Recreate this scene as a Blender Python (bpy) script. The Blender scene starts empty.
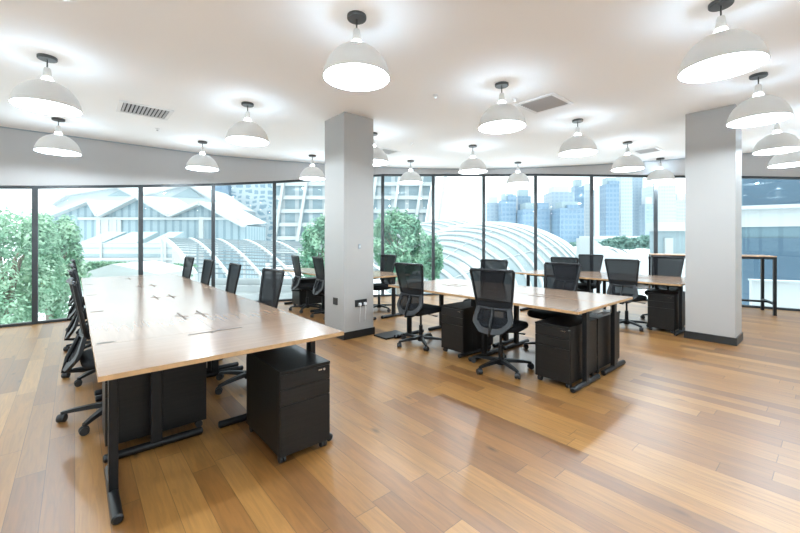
import bpy, math, random
from mathutils import Vector, Matrix
random.seed(7)
C = bpy.context.scene.collection
PI = math.pi
A = math.radians(40.7); SA, CA = math.sin(A), math.cos(A)
F, HY, CZ = 378.0, 240.0, 1.36

def at(px, d):                       # a bearing and a depth from the viewpoint, as a place on the plan
    l = (px - 400) / F * d
    return (d * SA + l * CA, d * CA - l * SA)

# ------------------------------------------------------------------ materials
def new_mat(name):
    m = bpy.data.materials.new(name); m.use_nodes = True
    nt = m.node_tree; nt.nodes.clear()
    out = nt.nodes.new('ShaderNodeOutputMaterial')
    return m, nt, out

def pbr(name, col, rough=0.5, metal=0.0, spec=0.5, noise=0.0, nscale=20.0, bump=0.0, bscale=200.0, coat=0.0):
    m, nt, out = new_mat(name)
    b = nt.nodes.new('ShaderNodeBsdfPrincipled')
    b.inputs['Base Color'].default_value = (*col, 1)
    b.inputs['Roughness'].default_value = rough
    b.inputs['Metallic'].default_value = metal
    b.inputs['Specular IOR Level'].default_value = spec
    b.inputs['Coat Weight'].default_value = coat
    nt.links.new(b.outputs[0], out.inputs[0])
    if noise or bump:
        tc = nt.nodes.new('ShaderNodeTexCoord')
    if noise:
        n = nt.nodes.new('ShaderNodeTexNoise'); n.inputs['Scale'].default_value = nscale; n.inputs['Detail'].default_value = 4
        nt.links.new(tc.outputs['Object'], n.inputs['Vector'])
        r = nt.nodes.new('ShaderNodeValToRGB')
        r.color_ramp.elements[0].position = .3; r.color_ramp.elements[1].position = .7
        r.color_ramp.elements[0].color = (*[c * (1 - noise) for c in col], 1)
        r.color_ramp.elements[1].color = (*[min(1, c * (1 + noise)) for c in col], 1)
        nt.links.new(n.outputs['Fac'], r.inputs['Fac']); nt.links.new(r.outputs['Color'], b.inputs['Base Color'])
    if bump:
        n2 = nt.nodes.new('ShaderNodeTexNoise'); n2.inputs['Scale'].default_value = bscale
        nt.links.new(tc.outputs['Object'], n2.inputs['Vector'])
        bp = nt.nodes.new('ShaderNodeBump'); bp.inputs['Strength'].default_value = bump; bp.inputs['Distance'].default_value = .002
        nt.links.new(n2.outputs['Fac'], bp.inputs['Height']); nt.links.new(bp.outputs[0], b.inputs['Normal'])
    return m

def emis(name, col, s):
    m, nt, out = new_mat(name)
    e = nt.nodes.new('ShaderNodeEmission'); e.inputs[0].default_value = (*col, 1); e.inputs[1].default_value = s
    nt.links.new(e.outputs[0], out.inputs[0]); return m

def lit_glass(name, col, s, clear):
    m, nt, out = new_mat(name)
    e = nt.nodes.new('ShaderNodeEmission'); e.inputs[0].default_value = (*col, 1); e.inputs[1].default_value = s
    t = nt.nodes.new('ShaderNodeBsdfTransparent'); mx = nt.nodes.new('ShaderNodeMixShader'); mx.inputs[0].default_value = clear
    nt.links.new(e.outputs[0], mx.inputs[1]); nt.links.new(t.outputs[0], mx.inputs[2]); nt.links.new(mx.outputs[0], out.inputs[0]); return m

def math_node(nt, op, a, b=None, val=None):
    n = nt.nodes.new('ShaderNodeMath'); n.operation = op
    nt.links.new(a, n.inputs[0])
    if b is not None: nt.links.new(b, n.inputs[1])
    elif val is not None: n.inputs[1].default_value = val
    return n.outputs[0]

def floor_mat():
    m, nt, out = new_mat('oak_plank_floor')
    L = nt.links
    b = nt.nodes.new('ShaderNodeBsdfPrincipled'); L.new(b.outputs[0], out.inputs[0])
    tc = nt.nodes.new('ShaderNodeTexCoord'); sp = nt.nodes.new('ShaderNodeSeparateXYZ')
    L.new(tc.outputs['Object'], sp.inputs[0])
    W, LEN = .13, 1.25
    xs = math_node(nt, 'DIVIDE', sp.outputs['X'], val=W)
    xi = math_node(nt, 'FLOOR', xs); xf = math_node(nt, 'FRACT', xs)
    wn = nt.nodes.new('ShaderNodeTexWhiteNoise'); wn.noise_dimensions = '1D'; L.new(xi, wn.inputs['W'])
    ys = math_node(nt, 'DIVIDE', sp.outputs['Y'], val=LEN)
    ys = math_node(nt, 'ADD', ys, math_node(nt, 'MULTIPLY', wn.outputs['Value'], val=7.3))
    yi = math_node(nt, 'FLOOR', ys); yf = math_node(nt, 'FRACT', ys)
    cmb = nt.nodes.new('ShaderNodeCombineXYZ'); L.new(xi, cmb.inputs[0]); L.new(yi, cmb.inputs[1])
    wn2 = nt.nodes.new('ShaderNodeTexWhiteNoise'); wn2.noise_dimensions = '3D'; L.new(cmb.outputs[0], wn2.inputs['Vector'])
    ramp = nt.nodes.new('ShaderNodeValToRGB'); cr = ramp.color_ramp
    cols = [(0, (.14, .057, .014)), (.2, (.195, .083, .019)), (.5, (.232, .105, .024)), (.8, (.27, .128, .033)), (1, (.34, .175, .052))]
    cr.elements[0].position, cr.elements[0].color = cols[0][0], (*cols[0][1], 1)
    cr.elements[1].position, cr.elements[1].color = cols[-1][0], (*cols[-1][1], 1)
    for p, c in cols[1:-1]:
        e = cr.elements.new(p); e.color = (*c, 1)
    L.new(wn2.outputs['Value'], ramp.inputs['Fac'])
    # grain stretched along the boards, shifted per plank
    mp = nt.nodes.new('ShaderNodeMapping'); mp.inputs['Scale'].default_value = (17, 1.3, 1)
    add = nt.nodes.new('ShaderNodeVectorMath'); add.operation = 'MULTIPLY_ADD'
    L.new(wn2.outputs['Color'], add.inputs[0]); add.inputs[1].default_value = (9, 9, 9); L.new(tc.outputs['Object'], add.inputs[2])
    L.new(add.outputs[0], mp.inputs['Vector'])
    g = nt.nodes.new('ShaderNodeTexNoise'); g.inputs['Scale'].default_value = 2.2; g.inputs['Detail'].default_value = 7; g.inputs['Distortion'].default_value = 1.2
    L.new(mp.outputs[0], g.inputs['Vector'])
    gr = nt.nodes.new('ShaderNodeMapRange'); gr.inputs['From Min'].default_value = .3; gr.inputs['From Max'].default_value = .7
    gr.inputs['To Min'].default_value = .74; gr.inputs['To Max'].default_value = 1.14
    L.new(g.outputs['Fac'], gr.inputs['Value'])
    # knots
    mk = nt.nodes.new('ShaderNodeMapping'); mk.inputs['Scale'].default_value = (5.5, 1.9, 1)
    L.new(add.outputs[0], mk.inputs['Vector'])
    v = nt.nodes.new('ShaderNodeTexVoronoi'); v.inputs['Scale'].default_value = 1.0; v.inputs['Randomness'].default_value = 1
    L.new(mk.outputs[0], v.inputs['Vector'])
    kr = nt.nodes.new('ShaderNodeMapRange'); kr.inputs['From Min'].default_value = .03; kr.inputs['From Max'].default_value = .12
    kr.inputs['To Min'].default_value = .35; kr.inputs['To Max'].default_value = 1
    L.new(v.outputs['Distance'], kr.inputs['Value'])
    # gaps between planks
    def edge(fr, w):
        d = math_node(nt, 'ABSOLUTE', math_node(nt, 'SUBTRACT', fr, val=.5))
        return math_node(nt, 'LESS_THAN', d, val=.5 - w)
    gap = math_node(nt, 'MULTIPLY', edge(xf, .011), edge(yf, .0016))
    gapm = math_node(nt, 'ADD', math_node(nt, 'MULTIPLY', gap, val=.6), val=.4)
    tot = math_node(nt, 'MULTIPLY', math_node(nt, 'MULTIPLY', gr.outputs[0], kr.outputs[0]), gapm)
    mul = nt.nodes.new('ShaderNodeVectorMath'); mul.operation = 'SCALE'
    L.new(ramp.outputs['Color'], mul.inputs[0]); L.new(tot, mul.inputs['Scale'])
    L.new(mul.outputs[0], b.inputs['Base Color'])
    rr = nt.nodes.new('ShaderNodeMapRange'); rr.inputs['To Min'].default_value = .35; rr.inputs['To Max'].default_value = .42
    L.new(g.outputs['Fac'], rr.inputs['Value']); L.new(rr.outputs[0], b.inputs['Roughness'])
    b.inputs['Specular IOR Level'].default_value = .8
    bp = nt.nodes.new('ShaderNodeBump'); bp.inputs['Strength'].default_value = .12; bp.inputs['Distance'].default_value = .001
    L.new(math_node(nt, 'ADD', math_node(nt, 'MULTIPLY', g.outputs['Fac'], val=.2), gap), bp.inputs['Height'])
    L.new(bp.outputs[0], b.inputs['Normal'])
    return m

def wood_top_mat(name='desk_laminate', c0=(.225, .142, .092), c1=(.265, .170, .113), rough=.19):
    m, nt, out = new_mat(name); L = nt.links
    b = nt.nodes.new('ShaderNodeBsdfPrincipled'); L.new(b.outputs[0], out.inputs[0])
    tc = nt.nodes.new('ShaderNodeTexCoord'); mp = nt.nodes.new('ShaderNodeMapping'); mp.inputs['Scale'].default_value = (1.2, 22, 22)
    L.new(tc.outputs['Object'], mp.inputs[0])
    g = nt.nodes.new('ShaderNodeTexNoise'); g.inputs['Scale'].default_value = 1.6; g.inputs['Detail'].default_value = 5; g.inputs['Distortion'].default_value = .6
    L.new(mp.outputs[0], g.inputs['Vector'])
    r = nt.nodes.new('ShaderNodeValToRGB'); r.color_ramp.elements[0].position = .3; r.color_ramp.elements[1].position = .7
    r.color_ramp.elements[0].color = (*c0, 1); r.color_ramp.elements[1].color = (*c1, 1)
    L.new(g.outputs['Fac'], r.inputs[0]); L.new(r.outputs[0], b.inputs['Base Color'])
    b.inputs['Roughness'].default_value = rough; b.inputs['Specular IOR Level'].default_value = .42
    return m

def black_wood_mat():
    m, nt, out = new_mat('black_woodgrain'); L = nt.links
    b = nt.nodes.new('ShaderNodeBsdfPrincipled'); L.new(b.outputs[0], out.inputs[0])
    tc = nt.nodes.new('ShaderNodeTexCoord'); mp = nt.nodes.new('ShaderNodeMapping'); mp.inputs['Scale'].default_value = (2, 2, 45)
    L.new(tc.outputs['Object'], mp.inputs[0])
    g = nt.nodes.new('ShaderNodeTexNoise'); g.inputs['Scale'].default_value = 2; g.inputs['Detail'].default_value = 4
    L.new(mp.outputs[0], g.inputs['Vector'])
    r = nt.nodes.new('ShaderNodeValToRGB'); r.color_ramp.elements[0].position = .3; r.color_ramp.elements[1].position = .7
    r.color_ramp.elements[0].color = (.004, .0034, .003, 1); r.color_ramp.elements[1].color = (.009, .0076, .0064, 1)
    L.new(g.outputs['Fac'], r.inputs[0]); L.new(r.outputs[0], b.inputs['Base Color'])
    b.inputs['Roughness'].default_value = .42; b.inputs['Specular IOR Level'].default_value = .3
    return m

def glass_mat():
    m, nt, out = new_mat('window_glass'); L = nt.links
    t = nt.nodes.new('ShaderNodeBsdfTransparent'); t.inputs[0].default_value = (.90, .985, .985, 1)
    g = nt.nodes.new('ShaderNodeBsdfGlossy'); g.inputs['Roughness'].default_value = .0; g.inputs[0].default_value = (.7, .8, .82, 1)
    fr = nt.nodes.new('ShaderNodeFresnel'); fr.inputs['IOR'].default_value = 1.5
    mx = nt.nodes.new('ShaderNodeMixShader')
    L.new(fr.outputs[0], mx.inputs[0]); L.new(t.outputs[0], mx.inputs[1]); L.new(g.outputs[0], mx.inputs[2]); L.new(mx.outputs[0], out.inputs[0])
    return m

def mesh_fabric(name, col, open_, sc=1):
    m, nt, out = new_mat(name); L = nt.links
    t = nt.nodes.new('ShaderNodeBsdfTransparent')
    b = nt.nodes.new('ShaderNodeBsdfPrincipled'); b.inputs['Base Color'].default_value = (*col, 1); b.inputs['Roughness'].default_value = .75; b.inputs['Specular IOR Level'].default_value = .15
    mx = nt.nodes.new('ShaderNodeMixShader'); mx.inputs[0].default_value = 1 - open_
    L.new(t.outputs[0], mx.inputs[1]); L.new(b.outputs[0], mx.inputs[2]); L.new(mx.outputs[0], out.inputs[0])
    return m

def leaf_mat(name, c0, c1):
    m, nt, out = new_mat(name); L = nt.links
    tc = nt.nodes.new('ShaderNodeTexCoord')
    n = nt.nodes.new('ShaderNodeTexNoise'); n.inputs['Scale'].default_value = 1.3; n.inputs['Detail'].default_value = 5
    L.new(tc.outputs['Object'], n.inputs[0])
    r = nt.nodes.new('ShaderNodeValToRGB'); r.color_ramp.elements[0].position = .35; r.color_ramp.elements[1].position = .65
    r.color_ramp.elements[0].color = (*c0, 1); r.color_ramp.elements[1].color = (*c1, 1)
    L.new(n.outputs['Fac'], r.inputs[0])
    d = nt.nodes.new('ShaderNodeBsdfDiffuse'); tr = nt.nodes.new('ShaderNodeBsdfTranslucent')
    L.new(r.outputs[0], d.inputs[0]); L.new(r.outputs[0], tr.inputs[0])
    mx = nt.nodes.new('ShaderNodeMixShader'); mx.inputs[0].default_value = .35
    L.new(d.outputs[0], mx.inputs[1]); L.new(tr.outputs[0], mx.inputs[2]); L.new(mx.outputs[0], out.inputs[0])
    return m

def grid_mat(name, wall, pane, sx, sz, gx=.25, gz=.35, rough=.4, axis='X', wob=0.0):
    """window grid pattern: panes of one colour between lines of another (spacing in metres)"""
    m, nt, out = new_mat(name); L = nt.links
    b = nt.nodes.new('ShaderNodeBsdfPrincipled'); L.new(b.outputs[0], out.inputs[0]); b.inputs['Roughness'].default_value = rough
    tc = nt.nodes.new('ShaderNodeTexCoord'); sp = nt.nodes.new('ShaderNodeSeparateXYZ')
    if wob:
        n = nt.nodes.new('ShaderNodeTexNoise'); n.inputs['Scale'].default_value = .25
        L.new(tc.outputs['Object'], n.inputs['Vector'])
        va = nt.nodes.new('ShaderNodeVectorMath'); va.operation = 'MULTIPLY_ADD'
        L.new(n.outputs['Color'], va.inputs[0]); va.inputs[1].default_value = (wob,) * 3; L.new(tc.outputs['Object'], va.inputs[2])
        L.new(va.outputs[0], sp.inputs[0])
    else:
        L.new(tc.outputs['Object'], sp.inputs[0])
    hx = math_node(nt, 'ADD', sp.outputs['X'], sp.outputs['Y'])
    fx = math_node(nt, 'FRACT', math_node(nt, 'DIVIDE', hx, val=sx)); fz = math_node(nt, 'FRACT', math_node(nt, 'DIVIDE', sp.outputs['Z'], val=sz))
    k = math_node(nt, 'MULTIPLY', math_node(nt, 'GREATER_THAN', fx, val=gx), math_node(nt, 'GREATER_THAN', fz, val=gz))
    mx = nt.nodes.new('ShaderNodeMix'); mx.data_type = 'RGBA'
    mx.inputs['A'].default_value = (*wall, 1); mx.inputs['B'].default_value = (*pane, 1)
    L.new(k, mx.inputs['Factor']); L.new(mx.outputs['Result'], b.inputs['Base Color'])
    return m

M = dict(
    floor=floor_mat(), wall=pbr('white_wall_paint', (.88, .88, .88), .75, bump=.1, bscale=60),
    ceiling=pbr('white_ceiling_paint', (.92, .92, .92), .8),
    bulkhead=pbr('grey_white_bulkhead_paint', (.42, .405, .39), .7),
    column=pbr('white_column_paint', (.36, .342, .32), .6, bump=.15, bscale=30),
    black=pbr('black_baseboard', (.010, .010, .010), .4),
    steel=pbr('black_powder_coated_steel', (.005, .005, .0055), .4, spec=.3),
    frame=pbr('dark_window_frame', (.018, .022, .024), .4),
    desk=wood_top_mat(), edge=pbr('desk_edge_band', (.40, .235, .11), .4, noise=.12, nscale=30),
    ped=black_wood_mat(), plastic=pbr('black_chair_plastic', (.005, .005, .0055), .42, spec=.3),
    greyp=pbr('charcoal_chair_plastic', (.009, .009, .010), .45, spec=.35),
    seat=pbr('black_seat_fabric', (.006, .006, .007), .85, spec=.25, bump=.3, bscale=400),
    mesh=mesh_fabric('black_back_mesh', (.006, .0065, .008), .055),
    chrome=pbr('chrome', (.6, .6, .62), .2, 1), cap=pbr('wheel_rubber', (.014, .014, .015), .5),
    port=pbr('dark_cable_port', (.085, .055, .035), .6), tape=pbr('pale_label_strip', (.10, .08, .06), .6),
    shade=pbr('lamp_white_enamel', (.66, .64, .61), .35), shade_in=pbr('lamp_white_inside', (.9, .89, .87), .5),
    bulb=emis('glowing_bulb', (1, .96, .9), 14), collar=lit_glass('lit_lamp_collar_glass', (.95, .98, 1), 12, .6),
    canopy=pbr('lamp_black_canopy', (.045, .045, .045), .35),
    vent=pbr('vent_white', (.78, .78, .78), .5), dark=pbr('vent_dark_inside', (.05, .05, .055), .9), slat=pbr('vent_slat_grey', (.45, .45, .46), .5),
    white=pbr('white_plastic', (.75, .75, .75), .4), socket=pbr('black_socket_plate', (.02, .02, .02), .35),
    glass=glass_mat(), tablewood=wood_top_mat('bar_table_wood', (.36, .21, .12), (.50, .31, .19), .35),
    # outside
    leaf=leaf_mat('pale_leaf', (.17, .33, .22), (.42, .58, .44)), leafd=leaf_mat('mid_leaf', (.11, .26, .18), (.30, .47, .34)),
    bark=pbr('tree_bark', (.2, .17, .14), .9, noise=.3), paving=pbr('pale_paving', (.72, .75, .78), .9, noise=.08, nscale=.3),
    extwhite=pbr('outside_white_cladding', (.44, .47, .48), .5), extgrey=pbr('outside_grey_metal', (.25, .30, .33), .5),
    slats=pbr('outside_slat_grey', (.15, .19, .21), .5), grass=leaf_mat('hedge_green', (.14, .28, .19), (.28, .42, .30)),
    bluemetal=grid_mat('blue_grey_corrugated_sheet', (.17, .25, .29), (.27, .35, .39), 1.2, 200, .35, 0),
    hillgreen=leaf_mat('far_tree_green', (.13, .24, .22), (.22, .34, .30)),
    roofpale=pbr('pale_roof_sheet', (.42, .47, .50), .5), roofgrey=pbr('grey_roof_sheet', (.26, .33, .36), .5),
    shell=pbr('shell_glazing', (.20, .25, .27), .3),
    t_a=grid_mat('tower_haze_blue', (.17, .25, .33), (.13, .21, .30), 4, 5, .3, .4, .3),  # pale blue haze of distance is put into these tower colours
    t_b=grid_mat('tower_haze_pale_blue', (.25, .32, .38), (.21, .28, .35), 5, 4, .4, .4, .3),
    t_c=grid_mat('tower_haze_white_blue', (.36, .41, .44), (.30, .36, .41), 3, 4, .35, .5, .3),
    patt=grid_mat('patterned_screen', (.42, .49, .53), (.20, .30, .37), 2.4, 1.7, .42, .45, .4, wob=3),
    hotel=grid_mat('hotel_windows', (.44, .48, .50), (.24, .32, .36), 4, 60, .28, 0, .4),
    officeglass=grid_mat('office_dark_glass', (.10, .16, .21), (.05, .10, .15), 3.1, 30, .03, 0, .25),
    officeglass2=grid_mat('office_mid_glass', (.17, .25, .29), (.10, .17, .21), 2.3, 30, .04, 0, .25),
)

# ------------------------------------------------------------------ mesh helpers
class MB:
    def __init__(s): s.v = []; s.f = []; s.mi = []; s.m = 0
    def add(s, vs, fs):
        o = len(s.v); s.v += [tuple(v) for v in vs]; s.f += [tuple(i + o for i in f) for f in fs]; s.mi += [s.m] * len(fs)
        return s
    def box(s, x0, x1, y0, y1, z0, z1, mat=None):
        vs = [(x, y, z) for z in (z0, z1) for y in (y0, y1) for x in (x0, x1)]
        if mat: vs = [mat @ Vector(v) for v in vs]
        return s.add(vs, [(0, 2, 3, 1), (4, 5, 7, 6), (0, 1, 5, 4), (2, 6, 7, 3), (0, 4, 6, 2), (1, 3, 7, 5)])
    def bar(s, p, q, w, h, up=(0, 0, 1)):          # rectangular bar from p to q
        p, q = Vector(p), Vector(q); d = (q - p).normalized(); u = Vector(up)
        r = d.cross(u)
        if r.length < 1e-5: r = Vector((1, 0, 0))
        r.normalize(); u = r.cross(d).normalized()
        vs = [c + r * a * w / 2 + u * b * h / 2 for c in (p, q) for a, b in ((-1, -1), (1, -1), (1, 1), (-1, 1))]
        return s.add(vs, [(3, 2, 1, 0), (4, 5, 6, 7), (0, 1, 5, 4), (1, 2, 6, 5), (2, 3, 7, 6), (3, 0, 4, 7)])
    def tube(s, pts, r, n=10, closed=False, caps=True):
        pts = [Vector(p) for p in pts]; N = len(pts); rs = r if isinstance(r, (list, tuple)) else [r] * N
        vs = []
        prev = None
        for i, p in enumerate(pts):
            a = pts[(i - 1) % N] if (closed or i > 0) else p
            b = pts[(i + 1) % N] if (closed or i < N - 1) else p
            t = (b - a).normalized()
            if prev is None:
                u = Vector((0, 0, 1)) if abs(t.z) < .9 else Vector((1, 0, 0))
            else: u = prev
            x = t.cross(u).normalized(); u = x.cross(t).normalized(); prev = u
            for k in range(n):
                a_ = 2 * PI * k / n
                vs.append(p + (x * math.cos(a_) + u * math.sin(a_)) * rs[i])
        fs = []
        for i in range(N if closed else N - 1):
            j = (i + 1) % N
            for k in range(n):
                l = (k + 1) % n
                fs.append((i * n + k, i * n + l, j * n + l, j * n + k))
        if caps and not closed:
            fs.append(tuple(range(n))[::-1]); fs.append(tuple((N - 1) * n + k for k in range(n)))
        return s.add(vs, fs)
    def lathe(s, prof, n=32, c=(0, 0)):            # prof: (r, z) list
        vs = []; fs = []
        for r, z in prof:
            for k in range(n):
                a_ = 2 * PI * k / n; vs.append((c[0] + r * math.cos(a_), c[1] + r * math.sin(a_), z))
        for i in range(len(prof) - 1):
            for k in range(n):
                l = (k + 1) % n; fs.append((i * n + k, i * n + l, (i + 1) * n + l, (i + 1) * n + k))
        return s.add(vs, fs)
    def prism(s, poly, z0, z1):
        n = len(poly); vs = [(x, y, z0) for x, y in poly] + [(x, y, z1) for x, y in poly]
        fs = [tuple(range(n))[::-1], tuple(range(n, 2 * n))] + [(i, (i + 1) % n, n + (i + 1) % n, n + i) for i in range(n)]
        return s.add(vs, fs)
    def extrude_xz(s, poly, y0, y1):
        n = len(poly); vs = [(x, y0, z) for x, z in poly] + [(x, y1, z) for x, z in poly]
        fs = [tuple(range(n)), tuple(range(n, 2 * n))[::-1]] + [(i, n + i, n + (i + 1) % n, (i + 1) % n) for i in range(n)]
        return s.add(vs, fs)
    def build(s, name, mat, parent=None, smooth=False, bevel=0, loc=None, rz=None, seg=2):
        me = bpy.data.meshes.new(name); me.from_pydata(s.v, [], s.f)
        mats = mat if isinstance(mat, (list, tuple)) else [mat]
        for m_ in mats: me.materials.append(M[m_])
        if len(mats) > 1:
            for p, k in zip(me.polygons, s.mi): p.material_index = k
        if smooth:
            me.polygons.foreach_set('use_smooth', [True] * len(me.polygons))
        me.update()
        if smooth == 'auto':
            try: me.set_sharp_from_angle(angle=math.radians(40))
            except Exception: pass
        o = bpy.data.objects.new(name, me); C.objects.link(o)
        if parent: o.parent = parent
        if loc: o.location = loc
        if rz is not None: o.rotation_euler.z = rz
        if bevel:
            b = o.modifiers.new('Bevel', 'BEVEL'); b.width = bevel; b.segments = seg; b.limit_method = 'ANGLE'
        return o

def tag(o, label=None, cat=None, group=None, kind=None):
    if label: o['label'] = label
    if cat: o['category'] = cat
    if group: o['group'] = group
    if kind: o['kind'] = kind
    return o
def thing(name, label, cat, loc=(0, 0, 0), rz=0, group=None):
    o = bpy.data.objects.new(name, None); C.objects.link(o); o.empty_display_size = .1
    o.location = loc; o.rotation_euler = (0, 0, rz)
    return tag(o, label, cat, group)
KIDS = {}
def copy_tree(o, parent=None):
    c = o.copy(); C.objects.link(c); c.parent = parent
    for ch in list(o.children): copy_tree(ch, c)
    return c
def placed(proto, state, loc, rz, label, group=None):
    """first use takes the built thing itself, every later one a copy"""
    if proto.name in state: o = copy_tree(proto)
    else: o = proto; state.add(proto.name)
    o.location = loc; o.rotation_euler = (0, 0, rz); o['label'] = label
    if group: o['group'] = group
    return o
USED = set()

# ------------------------------------------------------------------ the shell of the room
CEIL = 3.11
# mullion line on the plan and the height of the window head there
LINE = [(-4.3, 8.45, 2.05), (-3.1, 8.45, 2.07), (-1.85, 8.45, 2.12), (-.49, 8.45, 2.235), (.93, 8.45, 2.385), (2.17, 8.42, 2.53), (3.33, 8.10, 2.66),
        (4.48, 7.68, 2.80), (5.62, 7.16, 2.95), (6.68, 6.50, 2.98), (7.63, 5.70, 2.98), (8.44, 4.78, 2.96), (9.13, 3.76, 2.89),
        (9.73, 2.64, 2.79), (10.2, 1.45, 2.68), (10.52, .22, 2.53), (10.72, -1.05, 2.42), (10.8, -2.3, 2.35), (10.8, -3.5, 2.35)]
def offs(k, d):
    a = Vector(LINE[max(k - 1, 0)][:2]); b = Vector(LINE[min(k + 1, len(LINE) - 1)][:2])
    t = (b - a).normalized(); n = Vector((-t.y, t.x))  # left of travel = outward
    return Vector(LINE[k][:2]) + n * d
out_line = [tuple(offs(k, .12)) for k in range(len(LINE))]
poly = out_line + [(10.92, -3.6), (-4.42, -3.6)]
poly = poly[::-1]
tag(MB().prism(poly, -.3, 0).build('floor', 'floor'), kind='structure')
tag(MB().prism(poly, CEIL, CEIL + .3).build('ceiling', 'ceiling'), kind='structure')
# two unseen sides: white walls with a window band added to light the ceiling
BZ0, BZ1 = .75, 2.75
tag(MB().box(-4.42, -4.3, -3.6, 8.57, 0, BZ0).box(-4.42, -4.3, -3.6, 8.57, BZ1, CEIL).build('wall_left', 'wall'), kind='structure')
tag(MB().box(-4.3, 10.92, -3.6, -3.5, 0, BZ0).box(-4.3, 10.92, -3.6, -3.5, BZ1, CEIL).build('wall_back', 'wall'), kind='structure')
def added_window(n, p, q):
    p, q = Vector(p), Vector(q); d = (q - p).normalized(); f = MB(); z = Vector((0, 0, 1))
    f.bar(p + z * BZ0, p + z * BZ1, .09, .06, up=d); f.bar(p + z * (BZ0 + .02), q + z * (BZ0 + .02), .08, .04); f.bar(p + z * (BZ1 - .02), q + z * (BZ1 - .02), .08, .04)
    w = tag(f.build('window_%d' % n, 'frame'), kind='structure'); a, b = p + d * .03, q - d * .03
    g = MB(); g.add([a + z * (BZ0 + .04), b + z * (BZ0 + .04), b + z * (BZ1 - .04), a + z * (BZ1 - .04)], [(0, 1, 2, 3)]); g.build('window_pane', 'glass', w)
for k in range(9): added_window(31 + k, (-4.36, -3.55 + k * 1.34, 0), (-4.36, -3.55 + (k + 1) * 1.34, 0))
for k in range(11): added_window(41 + k, (-4.3 + k * 1.38, -3.55, 0), (-4.3 + (k + 1) * 1.38, -3.55, 0))
# the bulkhead over the windows
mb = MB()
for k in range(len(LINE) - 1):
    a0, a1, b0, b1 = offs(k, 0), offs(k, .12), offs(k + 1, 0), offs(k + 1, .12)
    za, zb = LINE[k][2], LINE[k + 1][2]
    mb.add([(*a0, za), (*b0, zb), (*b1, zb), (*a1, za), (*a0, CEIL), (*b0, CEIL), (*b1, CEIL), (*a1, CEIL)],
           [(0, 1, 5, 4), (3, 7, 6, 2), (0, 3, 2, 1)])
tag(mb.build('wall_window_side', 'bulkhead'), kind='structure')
mb = MB()
for k in range(len(LINE) - 1):
    a0, b0 = offs(k, -.012), offs(k + 1, -.012)
    mb.bar((*a0, CEIL - .006), (*b0, CEIL - .006), .024, .012)
tag(mb.build('trim_1', 'extgrey'), kind='structure')
for k in range(len(LINE) - 1):
    a, b = Vector((*offs(k, .06), 0)), Vector((*offs(k + 1, .06), 0))
    za, zb = LINE[k][2], LINE[k + 1][2]
    fr = MB()
    d = (b - a).normalized()
    fr.bar(a + Vector((0, 0, 0)), a + Vector((0, 0, za)), .11, .07, up=d)              # mullion
    fr.bar(a + Vector((0, 0, za - .022)), b + Vector((0, 0, zb - .022)), .09, .044)      # head
    fr.bar(a + Vector((0, 0, .02)), b + Vector((0, 0, .02)), .09, .04)                   # sill
    w = tag(fr.build('window_%d' % (k + 1), 'frame'), kind='structure')
    n = Vector((-d.y, d.x, 0)) * .012
    gp = MB()
    ga, gb = a + d * .03, b - d * .03
    gp.add([p + q for q in (-n / 2, n / 2) for p in (ga + Vector((0, 0, .03)), gb + Vector((0, 0, .03)), gb + Vector((0, 0, zb - .03)), ga + Vector((0, 0, za - .03)))],
           [(0, 1, 2, 3)])
    g = gp.build('window_pane', 'glass', w)

# columns with black baseboards
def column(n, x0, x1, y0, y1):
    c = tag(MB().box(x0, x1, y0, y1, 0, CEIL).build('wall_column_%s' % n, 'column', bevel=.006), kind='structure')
    b = MB()
    e, h = .014, .10
    b.box(x0 - e, x1 + e, y0 - e, y0, 0, h); b.box(x0 - e, x1 + e, y1, y1 + e, 0, h)
    b.box(x0 - e, x0, y0, y1, 0, h); b.box(x1, x1 + e, y0, y1, 0, h)
    tag(b.build('baseboard_column_%s' % n, 'black'), kind='structure')
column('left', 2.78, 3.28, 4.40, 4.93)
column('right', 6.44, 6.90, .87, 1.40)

# ------------------------------------------------------------------ pendant lamps
def make_lamp():
    t = thing('pendant_lamp', 'x', 'lamp')
    # origin on the ceiling
    MB().lathe([(0, -.0), (.075, -.0), (.075, -.022), (.07, -.028), (0, -.028)], 32).build('canopy', 'canopy', t, 'auto')
    MB().tube([(0, 0, -.02), (0, 0, -.13)], .006, 8).build('cord', 'canopy', t, True)
    MB().lathe([(0, -.105), (.022, -.105), (.028, -.125), (.034, -.19), (.032, -.198), (0, -.198)], 28).build('socket', 'shade', t, 'auto')
    MB().lathe([(.033, -.194), (.040, -.205), (.043, -.225), (.040, -.238)], 28).build('collar', 'collar', t, True)
    prof_o = [(.03, -.236), (.055, -.238), (.09, -.246), (.13, -.265), (.17, -.295), (.205, -.335), (.232, -.38), (.25, -.43), (.258, -.465), (.26, -.485)]
    prof_i = [(r - .006, z - (.006 if r < .2 else 0)) for r, z in prof_o][::-1]
    s = MB(); s.lathe(prof_o + [(.262, -.487), (.254, -.487)], 48); s.m = 1; s.lathe([(.254, -.487)] + prof_i[1:], 48)
    s.build('lamp_shade', ['shade', 'shade_in'], t, True)
    MB().lathe([(.0, -.27), (.016, -.27), (.02, -.30), (.045, -.345), (.05, -.37), (.042, -.40), (.022, -.418), (0, -.423)], 24).build('bulb', 'bulb', t, True)
    # the light of the lamp (belongs to the lamp: moves with it)
    return t
LAMPS = [(-.20, 4.94), (-.18, 7.35), (1.68, 4.95), (1.72, 7.38), (1.67, 2.46), (3.72, 7.10), (3.70, 4.98), (5.62, 6.17), (3.63, 2.47),
         (5.59, 4.43), (7.56, 4.72), (5.56, 2.49), (7.49, 2.47), (9.50, 2.50), (3.61, .57), (5.49, .56), (7.57, .58), (9.15, .56)]
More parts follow.
